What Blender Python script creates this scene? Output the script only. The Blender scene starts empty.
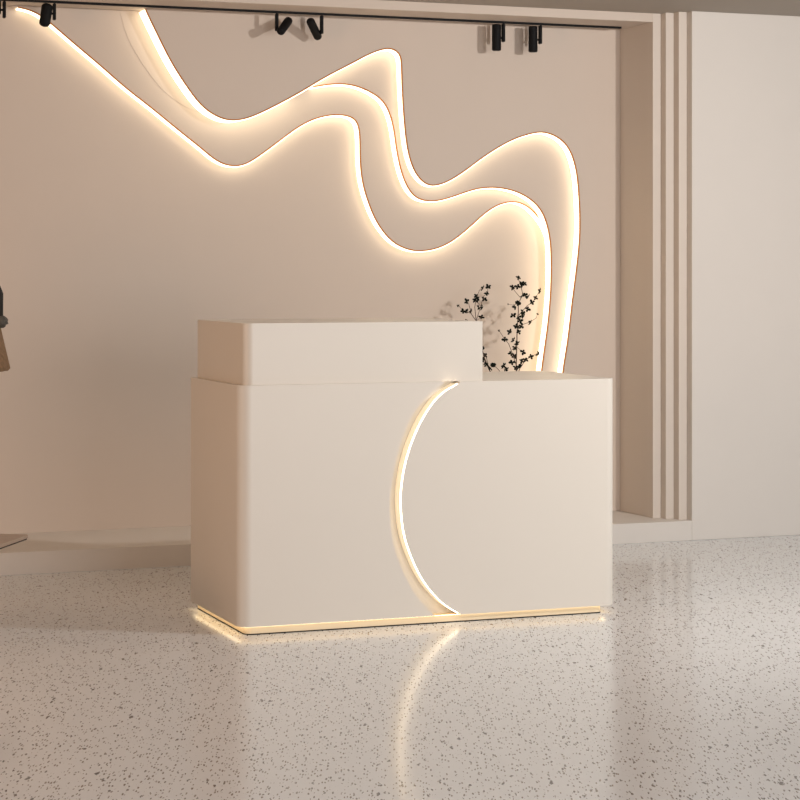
import bpy, bmesh, math, random
from mathutils import Vector, Matrix
random.seed(7)
C = bpy.context.scene.collection
PI = math.pi

# ---------------------------------------------------------------- camera
CAMH, F, VH, TH = 1.265, 2118.0, 271.74, 0.363
cs, sn = math.cos(TH), math.sin(TH)
cam_d = bpy.data.cameras.new('camera'); cam = bpy.data.objects.new('camera', cam_d); C.objects.link(cam)
cam.location = (0, 0, CAMH); cam.rotation_euler = (PI/2, 0, -TH)
cam_d.sensor_width = 36; cam_d.lens = F/800*36; cam_d.shift_y = -(400-VH)/800
cam_d.clip_start = 0.05; cam_d.clip_end = 100
bpy.context.scene.camera = cam

# ---------------------------------------------------------------- world, lights, exposure
w = bpy.data.worlds.new('world'); bpy.context.scene.world = w; w.use_nodes = True
bg = w.node_tree.nodes['Background']; bg.inputs[0].default_value = (1.0, 0.95, 0.90, 1); bg.inputs[1].default_value = 0.42
def spot(name, loc, aim, power, size, blend, rad, col):
    d = bpy.data.lights.new(name, 'SPOT'); d.energy = power; d.spot_size = math.radians(size); d.spot_blend = blend
    d.shadow_soft_size = rad; d.color = col
    o = bpy.data.objects.new(name, d); C.objects.link(o); o.location = loc
    o.rotation_euler = (Vector(aim)-Vector(loc)).to_track_quat('-Z', 'Y').to_euler()
    return o
spot('ceiling_spot_key', (4.97, 5.35, 2.36), (3.7, 8.6, 0.7), 255, 150, 1.0, 0.075, (1.0, 0.95, 0.90))
def area(name, loc, aim, sx, sy, power, col):
    d = bpy.data.lights.new(name, 'AREA'); d.shape = 'RECTANGLE'; d.size = sx; d.size_y = sy; d.energy = power; d.color = col
    o = bpy.data.objects.new(name, d); C.objects.link(o); o.location = loc
    o.rotation_euler = (Vector(aim)-Vector(loc)).to_track_quat('-Z', 'Y').to_euler()
area('fill_light_front', (3.4, -1.4, 1.5), (3.6, 8.0, 0.9), 3.0, 2.0, 160, (1.0, 0.985, 0.97))  # unseen fill added behind the camera to brighten the desk front
area('warm_fill_left', (-1.8, 5.8, 1.6), (4.2, 9.2, 0.9), 1.6, 1.2, 46, (1.0, 0.57, 0.30))  # unseen warm fill, added to warm the left-facing sides
area('overhead_fill_light', (2.4, 4.0, 2.44), (2.4, 4.0, 0), 2.4, 1.6, 14, (1.0, 0.97, 0.95))  # unseen overhead fill, added to lift the floor in front
vs = bpy.context.scene.view_settings
vs.view_transform = 'Standard'; vs.look = 'None'; vs.exposure = 0.0; vs.gamma = 1.0; vs.use_curve_mapping = False

# ---------------------------------------------------------------- materials
def mat(name, col, rough=0.6, metal=0, emit=None, es=0, spec=0.5, coat=0):
    m = bpy.data.materials.new(name); m.use_nodes = True
    p = m.node_tree.nodes['Principled BSDF']
    p.inputs['Base Color'].default_value = (*col, 1); p.inputs['Roughness'].default_value = rough
    p.inputs['Metallic'].default_value = metal; p.inputs['Specular IOR Level'].default_value = spec
    p.inputs['Coat Weight'].default_value = coat
    if emit: p.inputs['Emission Color'].default_value = (*emit, 1); p.inputs['Emission Strength'].default_value = es
    return m
def noisy(m, scale, amt, bump=0.0, stretch=(1, 1, 1)):
    """subtle procedural tone variation and bump"""
    nt = m.node_tree; N = nt.nodes; L = nt.links; p = N['Principled BSDF']
    tc = N.new('ShaderNodeTexCoord'); mp = N.new('ShaderNodeMapping'); mp.inputs['Scale'].default_value = stretch
    nz = N.new('ShaderNodeTexNoise'); nz.inputs['Scale'].default_value = scale; nz.inputs['Detail'].default_value = 5
    mx = N.new('ShaderNodeMix'); mx.data_type = 'RGBA'
    c = p.inputs['Base Color'].default_value
    mx.inputs['A'].default_value = (c[0]*(1-amt), c[1]*(1-amt), c[2]*(1-amt), 1)
    mx.inputs['B'].default_value = (min(1, c[0]*(1+amt)), min(1, c[1]*(1+amt)), min(1, c[2]*(1+amt)), 1)
    L.new(tc.outputs['Object'], mp.inputs[0]); L.new(mp.outputs[0], nz.inputs['Vector'])
    L.new(nz.outputs['Fac'], mx.inputs['Factor']); L.new(mx.outputs['Result'], p.inputs['Base Color'])
    if bump:
        b = N.new('ShaderNodeBump'); b.inputs['Strength'].default_value = bump; b.inputs['Distance'].default_value = 0.002
        L.new(nz.outputs['Fac'], b.inputs['Height']); L.new(b.outputs[0], p.inputs['Normal'])
    return m
M = {}
M['wall'] = noisy(mat('warm_plaster', (0.63, 0.545, 0.475), 0.7, spec=0.3), 6, 0.015)
M['wall_r'] = noisy(mat('pale_plaster', (0.68, 0.64, 0.60), 0.7, spec=0.3), 6, 0.015)
M['wall_t'] = noisy(mat('trim_plaster', (0.66, 0.595, 0.535), 0.7, spec=0.3), 6, 0.015)
M['ceil'] = noisy(mat('ceiling_paint', (0.42, 0.375, 0.33), 0.85, spec=0.2), 6, 0.015)
M['desk'] = noisy(mat('cream_lacquer', (0.69, 0.645, 0.585), 0.38), 5, 0.01)
M['led'] = mat('led_diffuser', (0.9, 0.85, 0.75), 0.5, emit=(1.0, 0.85, 0.59), es=2.9)
M['led_desk'] = mat('led_diffuser_desk', (0.9, 0.85, 0.75), 0.5, emit=(1.0, 0.82, 0.58), es=6)
M['slot'] = mat('slot_wall_glow', (0.85, 0.76, 0.62), 0.5, emit=(1.0, 0.82, 0.55), es=0.42)  # weak emission stands in for strip light falling on the slot wall
M['led_base'] = mat('led_diffuser_base', (0.9, 0.85, 0.75), 0.5, emit=(1.0, 0.76, 0.45), es=2.9)
M['fringe'] = mat('orange_glow_fringe', (0.50, 0.20, 0.055), 0.6, spec=0.2)  # orange colour fringe of the LED glow, painted as a surface colour
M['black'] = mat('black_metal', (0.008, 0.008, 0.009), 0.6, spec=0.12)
M['black2'] = mat('black_lens', (0.012, 0.012, 0.013), 0.3, spec=0.2)
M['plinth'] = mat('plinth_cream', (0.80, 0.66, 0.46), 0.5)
M['leaf'] = noisy(mat('dark_leaf', (0.006, 0.009, 0.006), 0.8, spec=0.1), 30, 0.3)
M['twig'] = noisy(mat('twig_bark', (0.06, 0.03, 0.015), 0.8), 40, 0.3)
M['vase'] = noisy(mat('sand_ceramic', (0.55, 0.47, 0.39), 0.5), 12, 0.06, 0.3)
M['table'] = noisy(mat('brown_stone', (0.34, 0.25, 0.19), 0.35), 7, 0.2, stretch=(1, 4, 1))
M['tan'] = noisy(mat('tan_tweed', (0.22, 0.13, 0.07), 0.95), 90, 0.6, 0.6)
M['coatdark'] = noisy(mat('dark_wool', (0.02, 0.017, 0.016), 0.95), 90, 0.6, 0.6)
M['fur'] = noisy(mat('grey_fur', (0.09, 0.08, 0.07), 1.0), 160, 0.8, 1.0)

def floor_mat():
    m = mat('terrazzo', (0.73, 0.735, 0.745), 0.16)
    nt = m.node_tree; N = nt.nodes; L = nt.links; p = N['Principled BSDF']
    tc = N.new('ShaderNodeTexCoord')
    nz = N.new('ShaderNodeTexNoise'); nz.inputs['Scale'].default_value = 60; nz.inputs['Detail'].default_value = 2
    L.new(tc.outputs['Object'], nz.inputs['Vector'])
    def dist(amt):
        s = N.new('ShaderNodeVectorMath'); s.operation = 'SUBTRACT'; L.new(nz.outputs['Color'], s.inputs[0]); s.inputs[1].default_value = (.5, .5, .5)
        k = N.new('ShaderNodeVectorMath'); k.operation = 'SCALE'; L.new(s.outputs[0], k.inputs[0]); k.inputs['Scale'].default_value = amt
        a = N.new('ShaderNodeVectorMath'); a.operation = 'ADD'; L.new(tc.outputs['Object'], a.inputs[0]); L.new(k.outputs[0], a.inputs[1])
        f = N.new('ShaderNodeVectorMath'); f.operation = 'MULTIPLY'; ro = N.new('ShaderNodeVectorRotate'); ro.rotation_type = 'Z_AXIS'; ro.inputs['Angle'].default_value = TH; L.new(a.outputs[0], ro.inputs['Vector']); L.new(ro.outputs[0], f.inputs[0]); f.inputs[1].default_value = (1, 0.24, 0)
        return f.outputs[0]
    prev = None
    def layer(prev, scale, rmax, keep, col, amt, off):
        mp = N.new('ShaderNodeMapping'); mp.inputs['Location'].default_value = off; L.new(dist(amt), mp.inputs[0])
        v = N.new('ShaderNodeTexVoronoi'); v.voronoi_dimensions = '2D'; v.inputs['Scale'].default_value = scale; L.new(mp.outputs[0], v.inputs['Vector'])
        sp = N.new('ShaderNodeSeparateColor'); L.new(v.outputs['Color'], sp.inputs[0])
        # per-chip radius: only a share `keep` of cells get a chip
        mr = N.new('ShaderNodeMapRange'); mr.inputs['From Min'].default_value = 1-keep; mr.inputs['From Max'].default_value = 1
        mr.inputs['To Min'].default_value = 0.08*rmax; mr.inputs['To Max'].default_value = rmax; mr.clamp = False
        L.new(sp.outputs[0], mr.inputs['Value'])
        lt = N.new('ShaderNodeMath'); lt.operation = 'LESS_THAN'; L.new(v.outputs['Distance'], lt.inputs[0]); L.new(mr.outputs[0], lt.inputs[1])
        mc = N.new('ShaderNodeMath'); mc.operation = 'MULTIPLY'; L.new(lt.outputs[0], mc.inputs[0])
        tr = N.new('ShaderNodeMapRange'); L.new(sp.outputs[1], tr.inputs['Value']); tr.inputs['To Min'].default_value = 0.72; tr.inputs['To Max'].default_value = 1.0
        L.new(tr.outputs[0], mc.inputs[1])
        mx = N.new('ShaderNodeMix'); mx.data_type = 'RGBA'; L.new(mc.outputs[0], mx.inputs['Factor'])
        if prev is None: mx.inputs['A'].default_value = (*FL, 1)
        else: L.new(prev, mx.inputs['A'])
        mx.inputs['B'].default_value = (*col, 1)
        return mx.outputs['Result']
    FL = (0.71, 0.73, 0.75)
    c = layer(None, 135, 0.38, 0.42, (0.17, 0.14, 0.12), 0.006, (0, 0, 0))
    c = layer(c, 95, 0.30, 0.20, (0.04, 0.03, 0.025), 0.010, (3.3, 1.7, 0))
    c = layer(c, 42, 0.21, 0.09, (0.004, 0.003, 0.003), 0.018, (7.1, 4.4, 0))
    L.new(c, p.inputs['Base Color'])
    return m
M['floor'] = floor_mat()

# ---------------------------------------------------------------- helpers
def link(name, bm, m, parent=None, smooth=False):
    me = bpy.data.meshes.new(name); bmesh.ops.recalc_face_normals(bm, faces=bm.faces[:]); bm.to_mesh(me); bm.free()
    me.materials.append(m)
    if smooth:
        for p in me.polygons: p.use_smooth = True
    o = bpy.data.objects.new(name, me); C.objects.link(o)
    if parent: o.parent = parent; o.matrix_parent_inverse = Matrix.Translation(parent.location).inverted() if True else o.matrix_parent_inverse
    return o
def box(bm, x0, x1, y0, y1, z0, z1):
    r = bmesh.ops.create_cube(bm, size=1)
    for v in r['verts']:
        v.co = Vector(((x0+x1)/2+v.co.x*(x1-x0), (y0+y1)/2+v.co.y*(y1-y0), (z0+z1)/2+v.co.z*(z1-z0)))
    return r['verts']
def tag(o, label, cat, group=None):
    o['label'] = label; o['category'] = cat
    if group: o['group'] = group
    return o
def thing(name, loc, label, cat, group=None):
    o = bpy.data.objects.new(name, None); o.empty_display_size = 0.1; C.objects.link(o); o.location = loc
    return tag(o, label, cat, group)
def struct(name, bm, m, bevel=0):
    o = link(name, bm, m); o['kind'] = 'structure'
    if bevel:
        b = o.modifiers.new('bevel', 'BEVEL'); b.width = bevel; b.segments = 2
    return o
def sbox(name, m, *a, bevel=0):
    bm = bmesh.new(); box(bm, *a); return struct(name, bm, m, bevel)
def at(u, v, Y):
    """point of the photograph (u, v) on the real plane y = Y"""
    k = (u-400)/F; X = Y*(sn+k*cs)/(cs-k*sn); d = X*sn+Y*cs
    return X, CAMH-(v-VH)/F*d
def smooth_curve(P, n=5):
    out = []
    for i in range(len(P)-1):
        p0 = Vector(P[max(i-1, 0)]); p1 = Vector(P[i]); p2 = Vector(P[i+1]); p3 = Vector(P[min(i+2, len(P)-1)])
        for j in range(n):
            t = j/n
            out.append(0.5*((2*p1)+(p2-p0)*t+(2*p0-5*p1+4*p2-p3)*t*t+(3*p1-p0-3*p2+p3)*t**3))
    out.append(Vector(P[-1]))
    return out
def relax(P, it=2):
    for _ in range(it):
        Q = [P[0]]+[(P[i-1]+2*P[i]+P[i+1])/4 for i in range(1, len(P)-1)]+[P[-1]]
        P = Q
    return P
def prism_xz(poly, y0, y1):
    bm = bmesh.new()
    a = [bm.verts.new((p[0], y0, p[1])) for p in poly]; b = [bm.verts.new((p[0], y1, p[1])) for p in poly]
    bm.faces.new(a); bm.faces.new(b[::-1])
    n = len(poly)
    for i in range(n): bm.faces.new((a[i], b[i], b[(i+1) % n], a[(i+1) % n]))
    return bm
def ribbon(pts, side, n0, n1, y0, y1):
    """rectangular section swept along an x-z curve; side=+1/-1 picks the side the offset goes to"""
    bm = bmesh.new(); rings = []
    for i, p in enumerate(pts):
        t = (pts[min(i+1, len(pts)-1)]-pts[max(i-1, 0)]).normalized(); n = Vector((-t.y, t.x))*side
        r = []
        for (o, y) in ((n0, y0), (n1, y0), (n1, y1), (n0, y1)):
            q = p+n*o; r.append(bm.verts.new((q.x, y, q.y)))
        rings.append(r)
    for a, b in zip(rings, rings[1:]):
        for k in range(4): bm.faces.new((a[k], a[(k+1) % 4], b[(k+1) % 4], b[k]))
    bm.faces.new(rings[0]); bm.faces.new(rings[-1][::-1])
    return bm
def tube(bm, pts, radii, seg=10, cap=True):
    pts = [Vector(p) for p in pts]; rings = []
    up = None
    for i, p in enumerate(pts):
        t = (pts[min(i+1, len(pts)-1)]-pts[max(i-1, 0)]).normalized()
        a = t.cross(Vector((0, 1, 0.01))) if abs(t.y) < .9 else t.cross(Vector((1, 0, 0)))
        a.normalize(); b = t.cross(a)
        r = radii[i] if isinstance(radii, (list, tuple)) else radii
        rings.append([bm.verts.new(p+a*r*math.cos(2*PI*k/seg)+b*r*math.sin(2*PI*k/seg)) for k in range(seg)])
    for A, B in zip(rings, rings[1:]):
        for k in range(seg): bm.faces.new((A[k], A[(k+1) % seg], B[(k+1) % seg], B[k]))
    if cap: bm.faces.new(rings[0]); bm.faces.new(rings[-1][::-1])
def lathe(bm, prof, cx, cy, seg=40, sx=1, sy=1):
    rings = [[bm.verts.new((cx+r*sx*math.cos(2*PI*k/seg), cy+r*sy*math.sin(2*PI*k/seg), z)) for k in range(seg)] for r, z in prof]
    for A, B in zip(rings, rings[1:]):
        for k in range(seg): bm.faces.new((A[k], A[(k+1) % seg], B[(k+1) % seg], B[k]))
    bm.faces.new(rings[0]); bm.faces.new(rings[-1][::-1])
def plan_prism(poly, z0, z1, rim=0.0):
    """vertical prism over an x-y outline; rim>0 gives small softened top edge"""
    bm = bmesh.new()
    a = [bm.verts.new((p[0], p[1], z0)) for p in poly]; b = [bm.verts.new((p[0], p[1], z1)) for p in poly]
    bm.faces.new(a[::-1]); top = bm.faces.new(b); n = len(poly)
    for i in range(n): bm.faces.new((a[i], a[(i+1) % n], b[(i+1) % n], b[i]))
    if rim: bmesh.ops.bevel(bm, geom=list(top.edges), offset=rim, segments=2, profile=0.5, affect='EDGES')
    return bm
def rrect(x0, x1, y0, y1, rfl, rfr, rbr=0.01, rbl=0.01, seg=10):
    out = []
    for cx, cy, r, a0 in ((x0+rfl, y0+rfl, rfl, PI), (x1-rfr, y0+rfr, rfr, 1.5*PI), (x1-rbr, y1-rbr, rbr, 0), (x0+rbl, y1-rbl, rbl, .5*PI)):
        for k in range(seg+1):
            a = a0+.5*PI*k/seg; out.append((cx+r*math.cos(a), cy+r*math.sin(a)))
    return out
def boolean(o, cutter_bm, op):
    me = bpy.data.meshes.new('cut'); bmesh.ops.recalc_face_normals(cutter_bm, faces=cutter_bm.faces[:]); cutter_bm.to_mesh(me); cutter_bm.free()
    c = bpy.data.objects.new('cut', me); C.objects.link(c)
    m = o.modifiers.new('b', 'BOOLEAN'); m.operation = op; m.object = c; m.solver = 'EXACT'
    dg = bpy.context.evaluated_depsgraph_get(); dg.update()
    new = bpy.data.meshes.new_from_object(o.evaluated_get(dg))
    o.modifiers.clear(); o.data = new
    bpy.data.objects.remove(c)
def auto_smooth(o, ang=30):
    me = o.data
    for p in me.polygons: p.use_smooth = True
    me.set_sharp_from_angle(angle=math.radians(ang))

# ---------------------------------------------------------------- room measurements
FZ = -0.0055
P0, ZS, XR, ZC, P1, X1, ZH, P2 = 8.871, 0.0886, 4.846, 2.498, 9.018, 4.716, 2.456, 9.364
WY = 9.514                     # lowest wall layer
YB = 9.75

# ---------------------------------------------------------------- setting
sbox('floor', M['floor'], -3, 9, -1.5, P0, -0.1, FZ)
sbox('ceiling', M['ceil'], -3, 9, 1.2, YB, ZC, ZC+0.1)
sbox('wall_right', M['wall_r'], XR, 9, P0, YB, FZ, ZC, bevel=0.003)
sbox('wall_back', M['wall'], -3, X1, WY, YB, ZS, ZH)
sbox('baseboard_back', M['wall_r'], -3, XR, P0, YB, FZ, ZS, bevel=0.002)
sbox('trim_4', M['wall'], -3, X1, P1, YB, ZH, ZC, bevel=0.002)
a_, w_ = (P1-P0)/3, (XR-X1)/3
for i in range(3):
    sbox('trim_%d' % (i+1), M['wall_t'], X1+w_*i, X1+w_*(i+1), P1-a_*i, YB, ZS, ZC, bevel=0.0015)

# ---------------------------------------------------------------- wavy relief panels with LED edges
c1 = [(143,1),(145,9),(155,30),(170,60),(185,84),(200,104),(215,115.5),(231,120.5),(250,117.5),(275,106),(300,92.5),(325,77.5),
      (350,64.5),(370,54),(385,49),(394,50),(400,56),(401.3,68),(402,88),(404,120),(407.5,150),(415,172.5),(427.5,185),(442,184),
      (460,174.5),(485,156),(510,141),(530,134),(545,132.5),(560,139),(570,151),(576,170),(578.7,195),(579.7,230),(577,263),
      (572,302),(567.5,341),(562.6,372),(555,440),(547,520)]
c2_low = [(118,2),(120,12),(127,37),(140,60),(152,77.5),(165,92.5),(185,106.5),(205,114),(231,117.5)]
c2 = [(148,1),(160,20),(180,62),(205,95),(231,110),(250,108),(275,97),(300,87.5),(312,87.3),(325,85.2),(340,84),(355,86),(370,92),(382.5,101),(390,115),(394,132),(396.5,150),(401.7,173.6),(410,191.5),
      (421,200),(437.5,201),(457,195.4),(476.5,189),(496,187.6),(515.5,191.5),(532,200.6),(543,214),(549,234),(551,256.5),
      (550.6,289),(548,321.5),(544,351),(541.5,370),(533,440),(524,530)]
c3 = [(8,5),(18,7.5),(27.5,9.8),(37.5,14),(50,23),(75,44.5),(100,65.5),(125,87.5),(150,107),(175,127.5),(200,147.5),(212,157.5),
      (222,163.5),(232.5,166),(243,165),(255,159),(275,144.5),(295,129.5),(310,121),(325,116.2),(340,115),(352,117.8),(358,125.5),
      (359.7,140),(360,160),(362,180),(367,199),(376,221),(389,238.6),(402,247.4),(418,251.3),(437.5,248.4),(454,240),(470,227),
      (486,212.6),(501,204),(515.5,202),(527,206.5),(536,214.6),(546,228),(552,246),(553.5,262),(553,290),(550,322),(546,352),(543.5,372),(535,440),(526,530)]
def curve3(cc, Y):
    pts = [at(u, v, Y) for u, v in cc]
    return relax(smooth_curve(pts), 3)
ZB = ZS+0.001
def wave_panel(cc, yf, yb, xr, label, strips, trim=True, matl=None):
    L = curve3(cc, yf)
    L = [p for p in L if ZB < p.y < ZH-0.002]
    first = Vector((L[0].x-0.004 if len(L) else 0, ZH-0.001)); last = Vector((L[-1].x, ZB))
    poly = [first]+L+[last]+[Vector((xr, ZB)), Vector((xr, ZH-0.001))]
    # left-starting curves keep the whole strip above the curve
    t = thing('wavy_wall_panel', (3.9, yf, ZB), label, 'wall panel')
    link('panel', prism_xz(poly, yf, yb), matl or M['wall'], t)
    for (i0, i1) in strips:
        X0, X1_ = at(cc[i0][0], cc[i0][1], yf), at(cc[i1][0], cc[i1][1], yf)
        # nearest samples to the chosen control points
        def near(q): return min(range(len(L)), key=lambda i: (L[i]-Vector(q)).length)
        a, b = near(X0), near(X1_)
        seg = L[a:b+1]
        link('led_strip', ribbon(seg, -1, 0.0, 0.006, yf+0.004, yb-0.002), M['led'], t)
        link('edge_fringe', ribbon(seg, -1, -0.0045, 0.0015, yf-0.003, yf+0.004), M['fringe'], t)  # thin lip added to paint the orange fringe beside the glow
    return t
XT = X1-0.0005
tp = wave_panel(c1, P2, P2+0.05, XT, 'front layer of wavy beige wall, lit edge, right of all the curves', [(1, len(c1)-1)])
L1 = [p for p in curve3(c1, P2) if ZB < p.y < ZH-0.002]
e_ = at(300, 92.5, P2); Lq = [p for p in L1 if p.x < e_[0]]
link('led_strip', ribbon(Lq, -1, 0.0, 0.006, P2+0.048, P2+0.098), M['led'], tp)
mp_ = wave_panel(c2, P2+0.05, P2+0.10, XT-0.005, 'middle layer of wavy beige wall, lit edge running between the other two', [(8, len(c2)-1)])
lo = [p for p in curve3(c2_low, P2+0.10) if p.y < ZH-0.002]
poly = [Vector((lo[0].x, ZH-0.001))]+lo+[Vector((lo[-1].x+0.02, lo[-1].y+0.15)), Vector((at(175, 9, P2)[0], ZH-0.001))]
link('backing_layer', prism_xz(poly, P2+0.0985, P2+0.10), M['wall'], mp_)
wave_panel(c3, P2+0.10, WY, XT-0.01, 'rear layer of wavy beige wall, lowest lit edge starting at top left', [(1, len(c3)-1)])

# ---------------------------------------------------------------- reception desk
DX, DY, DL, DD, Z1, ZBD, Z2 = 2.098, 7.102, 1.462, 0.65, 0.867, 0.023, 1.084
desk = thing('reception_desk', (DX+DL/2, DY+DD/2, 0), 'cream two-level reception desk with a glowing curved slot and lit base', 'reception desk')
inner = [(463,378),(457.7,384),(444.7,391.5),(433.4,402.5),(422,420),(412,442),(405,465),(401.5,487),(400.9,506),(403.5,532),(410.6,555),(420.4,576),
         (431.8,592),(444.7,604.5),(457.7,612.5),(470,619)]
outer = [(446,380),(441,386),(430,394.5),(419,406),(410.6,418.5),(402.5,438),(396,461),(392,481),(389.7,500),(390.2,518),(392.5,540),(399,562),(409,584),
         (420,600.5),(431.7,613),(440,621)]
IN = relax(smooth_curve([at(u, v, DY) for u, v in inner]), 2)
OU = relax(smooth_curve([at(u, v, DY) for u, v in outer]), 2)
GD = 0.055
def region(curve, x_far):
    return [Vector((curve[0].x, Z1+0.05))]+curve+[Vector((curve[-1].x, -0.05)), Vector((x_far, -0.05)), Vector((x_far, Z1+0.05))]
full = rrect(DX, DX+DL, DY, DY+DD, 0.048, 0.045)
body = link('body', plan_prism(full, ZBD, Z1, 0.003), M['desk'], desk)
boolean(body, prism_xz(region(OU, DX+DL+0.1), DY-0.1, DY+GD), 'DIFFERENCE')
auto_smooth(body)
full2 = rrect(DX, DX+DL, DY-0.005, DY+DD, 0.048, 0.045)
fp = link('front_panel', plan_prism(full2, ZBD, Z1, 0.003), M['desk'], desk)
boolean(fp, prism_xz(region(IN, DX+DL+0.1), DY-0.1, DY+GD-0.0005), 'INTERSECT')
auto_smooth(fp)
INs = [p for p in IN if ZBD+0.004 < p.y < Z1-0.004]
sl = link('led_strip', ribbon(INs, -1, 0.0, 0.003, DY-0.0045, DY+0.003), M['led_desk'], desk); sl['label'] = 'warm glowing strip along the curved slot'
sd = link('slot_wall_glow', ribbon(INs, -1, 0.0, 0.002, DY+0.0035, DY+GD-0.001), M['slot'], desk)  # glowing skin added on the slot's side wall, imitates light from the strip
# raised counter
u_ = 0.032
xr2 = at(483, 350, DY+.024)[0]
up = link('raised_counter', plan_prism(rrect(DX+0.026, xr2, DY+0.024, DY+DD-0.002, 0.035, 0.006), Z1, Z2, 0.003), M['desk'], desk); auto_smooth(up)
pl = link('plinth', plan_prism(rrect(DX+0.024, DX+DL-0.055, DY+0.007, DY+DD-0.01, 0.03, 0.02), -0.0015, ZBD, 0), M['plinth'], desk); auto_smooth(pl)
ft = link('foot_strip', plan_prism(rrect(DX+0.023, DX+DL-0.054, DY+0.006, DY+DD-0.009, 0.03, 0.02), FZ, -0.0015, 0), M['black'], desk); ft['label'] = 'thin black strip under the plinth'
# light strip tucked under the body lip, around the plinth
def ring_prism(o1, o2, z0, z1):
    bm = bmesh.new(); n = len(o1)
    A = [[bm.verts.new((p[0], p[1], z)) for p in o] for o in (o1, o2) for z in (z0, z1)]
    for i in range(n):
        j = (i+1) % n
        bm.faces.new((A[0][i], A[0][j], A[1][j], A[1][i])); bm.faces.new((A[2][i], A[3][i], A[3][j], A[2][j]))
        bm.faces.new((A[0][i], A[2][i], A[2][j], A[0][j])); bm.faces.new((A[1][i], A[1][j], A[3][j], A[3][i]))
    return bm
lb = link('led_strip', ring_prism(rrect(DX+0.005, DX+DL-0.032, DY+0.002, DY+DD-0.004, 0.04, 0.02), rrect(DX+0.020, DX+DL-0.050, DY+0.0065, DY+DD-0.008, 0.03, 0.02), ZBD-0.0007, ZBD), M['led_base'], desk)

# ---------------------------------------------------------------- ceiling track and its spotlights
TY = 9.25
trk = bmesh.new(); box(trk, -2.9, X1-0.055, TY-0.011, TY+0.011, ZH-0.009, ZH)
tag(link('light_track', trk, M['black']), 'long thin black lighting track on the niche ceiling above the wavy wall', 'light track')
def spotlight(bu, bv0, bv1, a, b, r, dY, label, pivot):
    """bu: bracket column; a, b: the two ends of the lamp head in the photo; dY: depth of b relative to a"""
    t = thing('track_spotlight', (at(bu, bv1, TY)[0], TY, ZH-0.011), label, 'spotlight', 'black spotlights on the track')
    bx, bz = at(bu, bv1, TY)
    bm = bmesh.new(); box(bm, bx-0.006, bx+0.006, TY-0.012, TY+0.012, bz, ZH-0.0112)
    bmesh.ops.bevel(bm, geom=bm.edges[:], offset=0.002, segments=2, affect='EDGES')
    link('bracket', bm, M['black'], t)
    ya, yb = TY-dY/2, TY+dY/2
    A = Vector((at(*a, ya)[0], ya, at(*a, ya)[1])); B = Vector((at(*b, yb)[0], yb, at(*b, yb)[1]))
    d = (B-A).normalized(); L = (B-A).length; A2 = A-d*r; B2 = B+d*r
    bm = bmesh.new()
    rc = r*0.7 if abs(dY) > 0.001 or bu < 60 else r*0.25
    ts = [(rc*(1-math.cos(a)), 1-(rc/r)*(1-math.sin(a))) for a in [PI/2*k/5 for k in range(6)]]
    ts = ts+[(L+2*r-p, k) for p, k in reversed(ts)]
    tube(bm, [A2+d*q for q, _ in ts], [r*k for _, k in ts], 24)
    h = link('lamp_head', bm, M['black'], t); auto_smooth(h, 35)
    bm = bmesh.new(); tube(bm, [A2-d*0.0015, A2+d*0.001], r*0.28 if rc > r*.5 else r*.6, 20); link('lens', bm, M['black2'], h)
    h.matrix_parent_inverse = h.matrix_parent_inverse
    pv = Vector((at(*pivot, TY)[0], TY, at(*pivot, TY)[1]))
    mid = A+(B-A)*max(0.0, min(1.0, (pv-A).dot(B-A)/(B-A).length_squared))
    bm = bmesh.new(); tube(bm, [Vector((bx, TY, pv.z)), mid], 0.005, 12); link('pivot', bm, M['black'], t)
R_ = 0.0195
spotlight(276.7, 12, 31, (281.3, 30.5), (288, 21.5), R_, 0.085, 'black track spotlight tilted to upper right, left of the middle pair', (277, 29))
spotlight(321.6, 14, 34, (317.3, 35.5), (311, 22.5), R_, -0.06, 'black track spotlight tilted to upper left, right of the middle pair', (321, 31))
spotlight(503.3, 23, 42, (496.5, 46), (496.5, 29), 0.022, 0, 'upright black track spotlight, left of the two hanging straight at right', (503, 38))
spotlight(540.2, 25, 44, (533, 47.5), (533, 31), 0.022, 0, 'upright black track spotlight, rightmost of all on the track', (540, 40))
spotlight(54.3, -6, 20, (45, 21), (46.8, 9), 0.0245, 0, 'black track spotlight in front of the start of the lowest glowing curve', (54, 14))
spotlight(4.2, -8, 18, (-3.5, 11), (-3.5, -6), 0.0195, 0, 'black track spotlight cut off at the top left corner', (4, 10))

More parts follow.
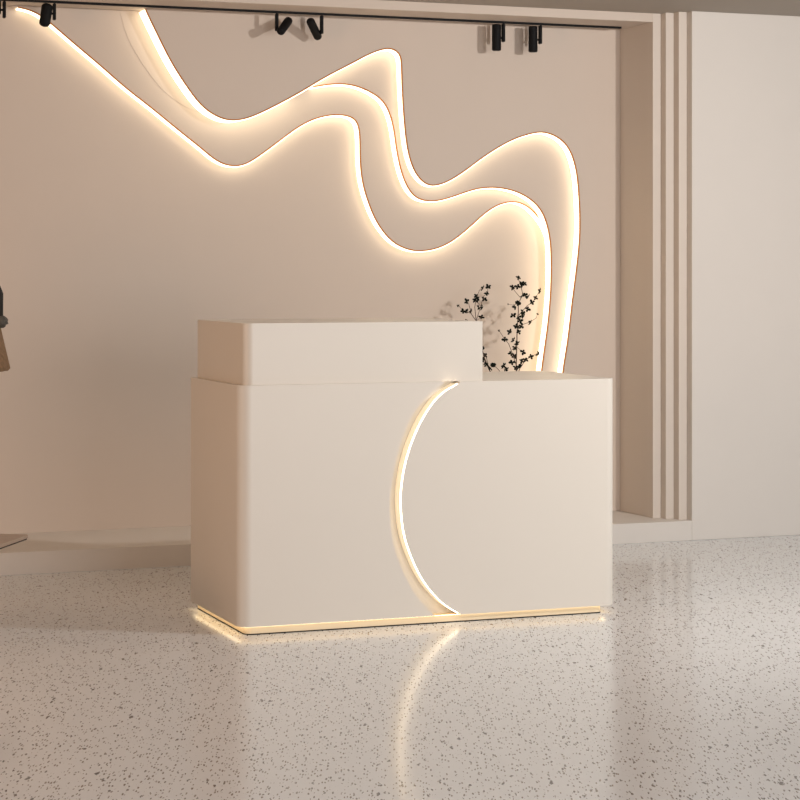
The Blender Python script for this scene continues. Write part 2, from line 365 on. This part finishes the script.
# ---------------------------------------------------------------- vase of dark leafy branches behind the desk
VX, VY = 4.03, 9.23
ar = thing('branch_vase', (VX, VY, ZS), 'dark leafy branches in a slim vase rising behind the desk counter', 'plant')
bm = bmesh.new()
lathe(bm, [(0.055, ZS+0.0005), (0.075, ZS+0.01), (0.095, ZS+0.12), (0.10, ZS+0.26), (0.085, ZS+0.42), (0.05, ZS+0.52), (0.04, ZS+0.56), (0.048, ZS+0.585), (0.043, ZS+0.585), (0.034, ZS+0.56), (0.03, ZS+0.5)], VX, VY)
link('vase', bm, M['vase'], ar, True)
MOUTH = Vector((VX, VY, ZS+0.54))
def q(p, dy=0):
    Y = VY+dy; x, z = at(p[0], p[1], Y); return Vector((x, Y, z))
def cr(x, y): return (490+x/7.27, 270+y/7.27)
def cl(x, y): return (450+x/7.27, 270+y/7.27)
def leaf_cluster(bm, c, s, n=4):
    rot = Matrix.Rotation(random.uniform(-.7, .7), 3, 'X') @ Matrix.Rotation(random.uniform(-.7, .7), 3, 'Z') @ Matrix.Rotation(random.uniform(0, PI), 3, 'Y')
    for k in range(n):
        a = 2*PI*k/n+random.uniform(-.25, .25); l = s*random.uniform(.8, 1.15); wd = l*0.36
        d = Vector((math.cos(a), 0, math.sin(a))); p = Vector((-math.sin(a), 0, math.cos(a)))
        prof = [(0.02, .12, 0), (.35, .85, .06), (.62, 1.0, .05), (.85, .6, -.02), (1.0, .06, -.1)]
        rows = []
        for f, wf, h in prof:
            ctr = d*l*f+Vector((0, -h*l, 0))
            rows.append([bm.verts.new(c+rot @ (ctr+p*wd*wf+Vector((0, -.08*l*wf, 0)))), bm.verts.new(c+rot @ ctr), bm.verts.new(c+rot @ (ctr-p*wd*wf+Vector((0, -.08*l*wf, 0))))])
        for A, B in zip(rows, rows[1:]):
            bm.faces.new((A[0], A[1], B[1], B[0])); bm.faces.new((A[1], A[2], B[2], B[1]))
def stem(bm, pts, r0, r1, dy0=0.0, dy1=0.0):
    n = len(pts); P = []
    for i, p in enumerate(pts):
        if isinstance(p, Vector): P.append(p)
        else: P.append(q(p, dy0+(dy1-dy0)*i/max(1, n-1)))
    tube(bm, P, [r0+(r1-r0)*i/(n-1) for i in range(n)], 6)
def branch(stems, leaves, sz, label):
    bm = bmesh.new()
    for s in stems: stem(bm, *s)
    b = link('branch', bm, M['twig'], ar, True); b['label'] = label
    bm = bmesh.new()
    for it in leaves:
        s = sz*(it[2] if len(it) > 2 else 1)
        leaf_cluster(bm, q(it[:2], random.uniform(-.04, .03)), s)
    f = link('foliage', bm, M['leaf'], b)
    sm = f.modifiers.new('thick', 'SOLIDIFY'); sm.thickness = 0.0008
    f.parent = b; f.matrix_parent_inverse = b.matrix_world.inverted()
rs = [cr(*p) for p in [(205,58),(232,95),(250,100),(200,122),(225,112),(160,128),(238,180),(255,185),(275,192),(360,152),(332,203),(308,235),(205,243),(205,240),(175,268),(272,285),
      (238,308),(168,330),(205,350),(232,335),(218,370),(190,412),(190,408),(225,408),(290,378),(138,448),(210,450),(108,503),(165,507),(197,530),(178,568),(150,610),
      (175,625),(240,597),(160,672),(298,630),(258,655),(230,665),(348,605),(205,705),(185,715),(220,690)]]
rs += [cr(345, 320)+(.5,), cr(65, 440)+(.4,), cr(130, 250)+(.35,)]
branch([([MOUTH+Vector((0.01, 0, 0)), cr(205, 900), cr(190,715), cr(193,600), cr(197,450), cr(206,300), cr(205,243), cr(228,200), cr(240,182), cr(225,118), cr(205,60)], .0035, .0012),
        ([cr(200,245), cr(170,255), cr(130,250)], .0012, .0008), ([cr(225,205), cr(190,165), cr(160,128)], .0015, .001),
        ([cr(208,330), cr(270,260), cr(308,235), cr(332,203), cr(360,152)], .0018, .001, 0, -.03),
        ([cr(200,410), cr(250,392), cr(290,378), cr(335,350), cr(345,320)], .0016, .0008, 0, -.03),
        ([cr(190,690), cr(160,600), cr(135,535), cr(108,503), cr(65,440)], .002, .001, 0, .02),
        ([cr(160,580), cr(178,565), cr(197,530)], .0014, .001), ([cr(175,640), cr(150,610)], .0014, .001),
        ([cr(195,560), cr(240,597)], .001, .001),
        ([MOUTH+Vector((0.02, 0, 0)), cr(215,720), cr(258,655), cr(298,630), cr(348,605)], .0025, .001)],
       rs, 0.0155, 'right-hand upright branch with small dark leaves')
ls = [cl(*p) for p in [(118,228),(120,300),(95,300),(148,300),(190,190),(195,205),(182,222),(205,272),(228,270),(235,130),(280,120),(268,172),(250,212),(230,340),(255,620),(240,650),(255,675),(265,690),(312,690),(290,715)]]
ls += [cl(60, 260)+(.5,), cl(118, 370)+(.6,), cl(240, 565)+(.7,), cr(22, 690), cr(95, 700), cr(118, 718), cr(100, 690)]
branch([([MOUTH, cl(330, 800), cl(285,725), cl(250,640), cl(215,500), cl(190,370), cl(155,320), cl(135,240), cl(118,228)], .0035, .001),
        ([cl(285,728), cl(270,660), cl(256,610)], .002, .001),
        ([cl(190,370), cl(180,270), cl(190,205), cl(215,145), cl(235,130)], .0018, .001),
        ([cl(190,370), cl(212,300), cl(222,265), cl(200,235)], .0016, .001), ([cl(222,265), cl(245,190), cl(268,172), cl(280,120)], .0015, .001),
        ([cl(150,315), cl(90,290), cl(55,252)], .0015, .001), ([cl(190,372), cl(230,340)], .001, .001),
        ([MOUTH+Vector((-.01, 0, 0)), cr(120, 800), cr(60, 722), cr(22, 690)], .0025, .001), ([cr(120, 800), cr(100, 700)], .002, .001)],
       ls, 0.0155, 'left-hand bent branch reaching above the raised counter')

# ---------------------------------------------------------------- low display table at the left edge
tx, ty = 1.402, 7.30
e1 = Vector((-.51, -.86)); e2 = Vector((-.86, .51)); o0 = Vector((tx, ty)); W1, W2 = .62, .95
cen = o0+e1*W1/2+e2*W2/2
tb = thing('display_table', (cen.x, cen.y, 0), 'low brown stone-topped display table, only its corner in view at left', 'table')
def rr_loc(a, b, r, seg=6):
    return [o0+e1*(x)+e2*(y) for x, y in rrect(0, a, 0, b, r, r, r, r, seg)]
bm = plan_prism(rr_loc(W1, W2, 0.015), 0.346, 0.357, 0.002); link('tabletop', bm, M['table'], tb)
def rr_in(i): return [o0+e1*x+e2*y for x, y in rrect(i, W1-i, i, W2-i, .015, .015, .015, .015, 6)]
link('tabletop_rim', plan_prism(rr_in(0.003), 0.341, 0.346), M['black'], tb)
bm = bmesh.new(); lathe(bm, [(0.16, FZ), (0.16, 0.012), (0.09, 0.02), (0.09, 0.341)], cen.x, cen.y); link('pedestal', bm, M['table'], tb)

# ---------------------------------------------------------------- coat on a stand at the left edge
cx, cy = 1.175, 8.40
st = thing('garment_stand', (cx, cy+0.12, 0), 'black metal garment stand holding the coat, just outside the left edge', 'garment stand')
bm = bmesh.new(); lathe(bm, [(0.13, FZ), (0.13, 0.012), (0.02, 0.016)], cx-0.05, cy+0.2); link('base', bm, M['black'], st)
bm = bmesh.new(); tube(bm, [(cx-0.05, cy+0.2, 0.016), (cx-0.05, cy+0.2, 1.55)], 0.011, 14); link('pole', bm, M['black'], st)
bm = bmesh.new(); tube(bm, [(cx-0.05, cy+0.2, 1.545), (cx-0.04, cy+0.1, 1.575), (cx-0.02, cy+0.02, 1.575)], 0.008, 12); link('arm', bm, M['black'], st)
ct = thing('coat', (cx, cy, 0.87), 'flared tan tweed coat with dark sleeve and grey cuff hanging at left edge', 'coat')
bm = bmesh.new(); seg = 48
rings = []
hem = [(.06, .04, 1.46), (.10, .055, 1.45), (.19, .07, 1.415), (.20, .085, 1.35), (.20, .095, 1.2), (.205, .095, 1.08), (.325, .10, 1.045), (.340, .11, .98), (.362, .12, .882), (.35, .115, .872)]
for k, (rx, ry, z) in enumerate(hem):
    f = max(0, k-5)/4
    rings.append([bm.verts.new((cx+rx*(1+.03*f*math.sin(9*a))*math.cos(a), cy+ry*(1+.18*f*math.sin(9*a))*math.sin(a), z)) for a in [2*PI*i/seg for i in range(seg)]])
for A, B in zip(rings, rings[1:]):
    for k in range(seg): bm.faces.new((A[k], A[(k+1) % seg], B[(k+1) % seg], B[k]))
link('coat_body', bm, M['tan'], ct, True)
for s in (-1, 1):
    bm = bmesh.new()
    tube(bm, [(cx+s*.17, cy, 1.41), (cx+s*.22, cy-.01, 1.36), (cx+s*.25, cy-.02, 1.26), (cx+s*.295, cy-.03, 1.17), (cx+s*.30, cy-.035, 1.09)], [.045, .052, .045, .036, .028], 18)
    sv = link('sleeve', bm, M['coatdark'], ct, True); sv['label'] = 'dark wool sleeve'
    bm = bmesh.new(); bmesh.ops.create_icosphere(bm, subdivisions=3, radius=1)
    for v in bm.verts:
        n = 1+.10*math.sin(31*v.co.x+7)*math.sin(27*v.co.z)+.05*random.uniform(-1, 1)
        v.co = Vector((cx+s*.309+v.co.x*.036*n, cy-.035+v.co.y*.05*n, 1.068+v.co.z*.026*n))
    cf = link('cuff', bm, M['fur'], ct, True); cf['label'] = 'grey fluffy cuff'
bm = bmesh.new(); tube(bm, [(cx-.17, cy, 1.43), (cx-.05, cy, 1.48), (cx, cy-.0, 1.50), (cx+.05, cy, 1.48), (cx+.17, cy, 1.43)], .006, 10)
tube(bm, [(cx, cy, 1.50), (cx, cy, 1.54), (cx-.0, cy-.015, 1.575), (cx, cy-.03, 1.572)], .003, 8); link('hanger', bm, M['black'], ct)
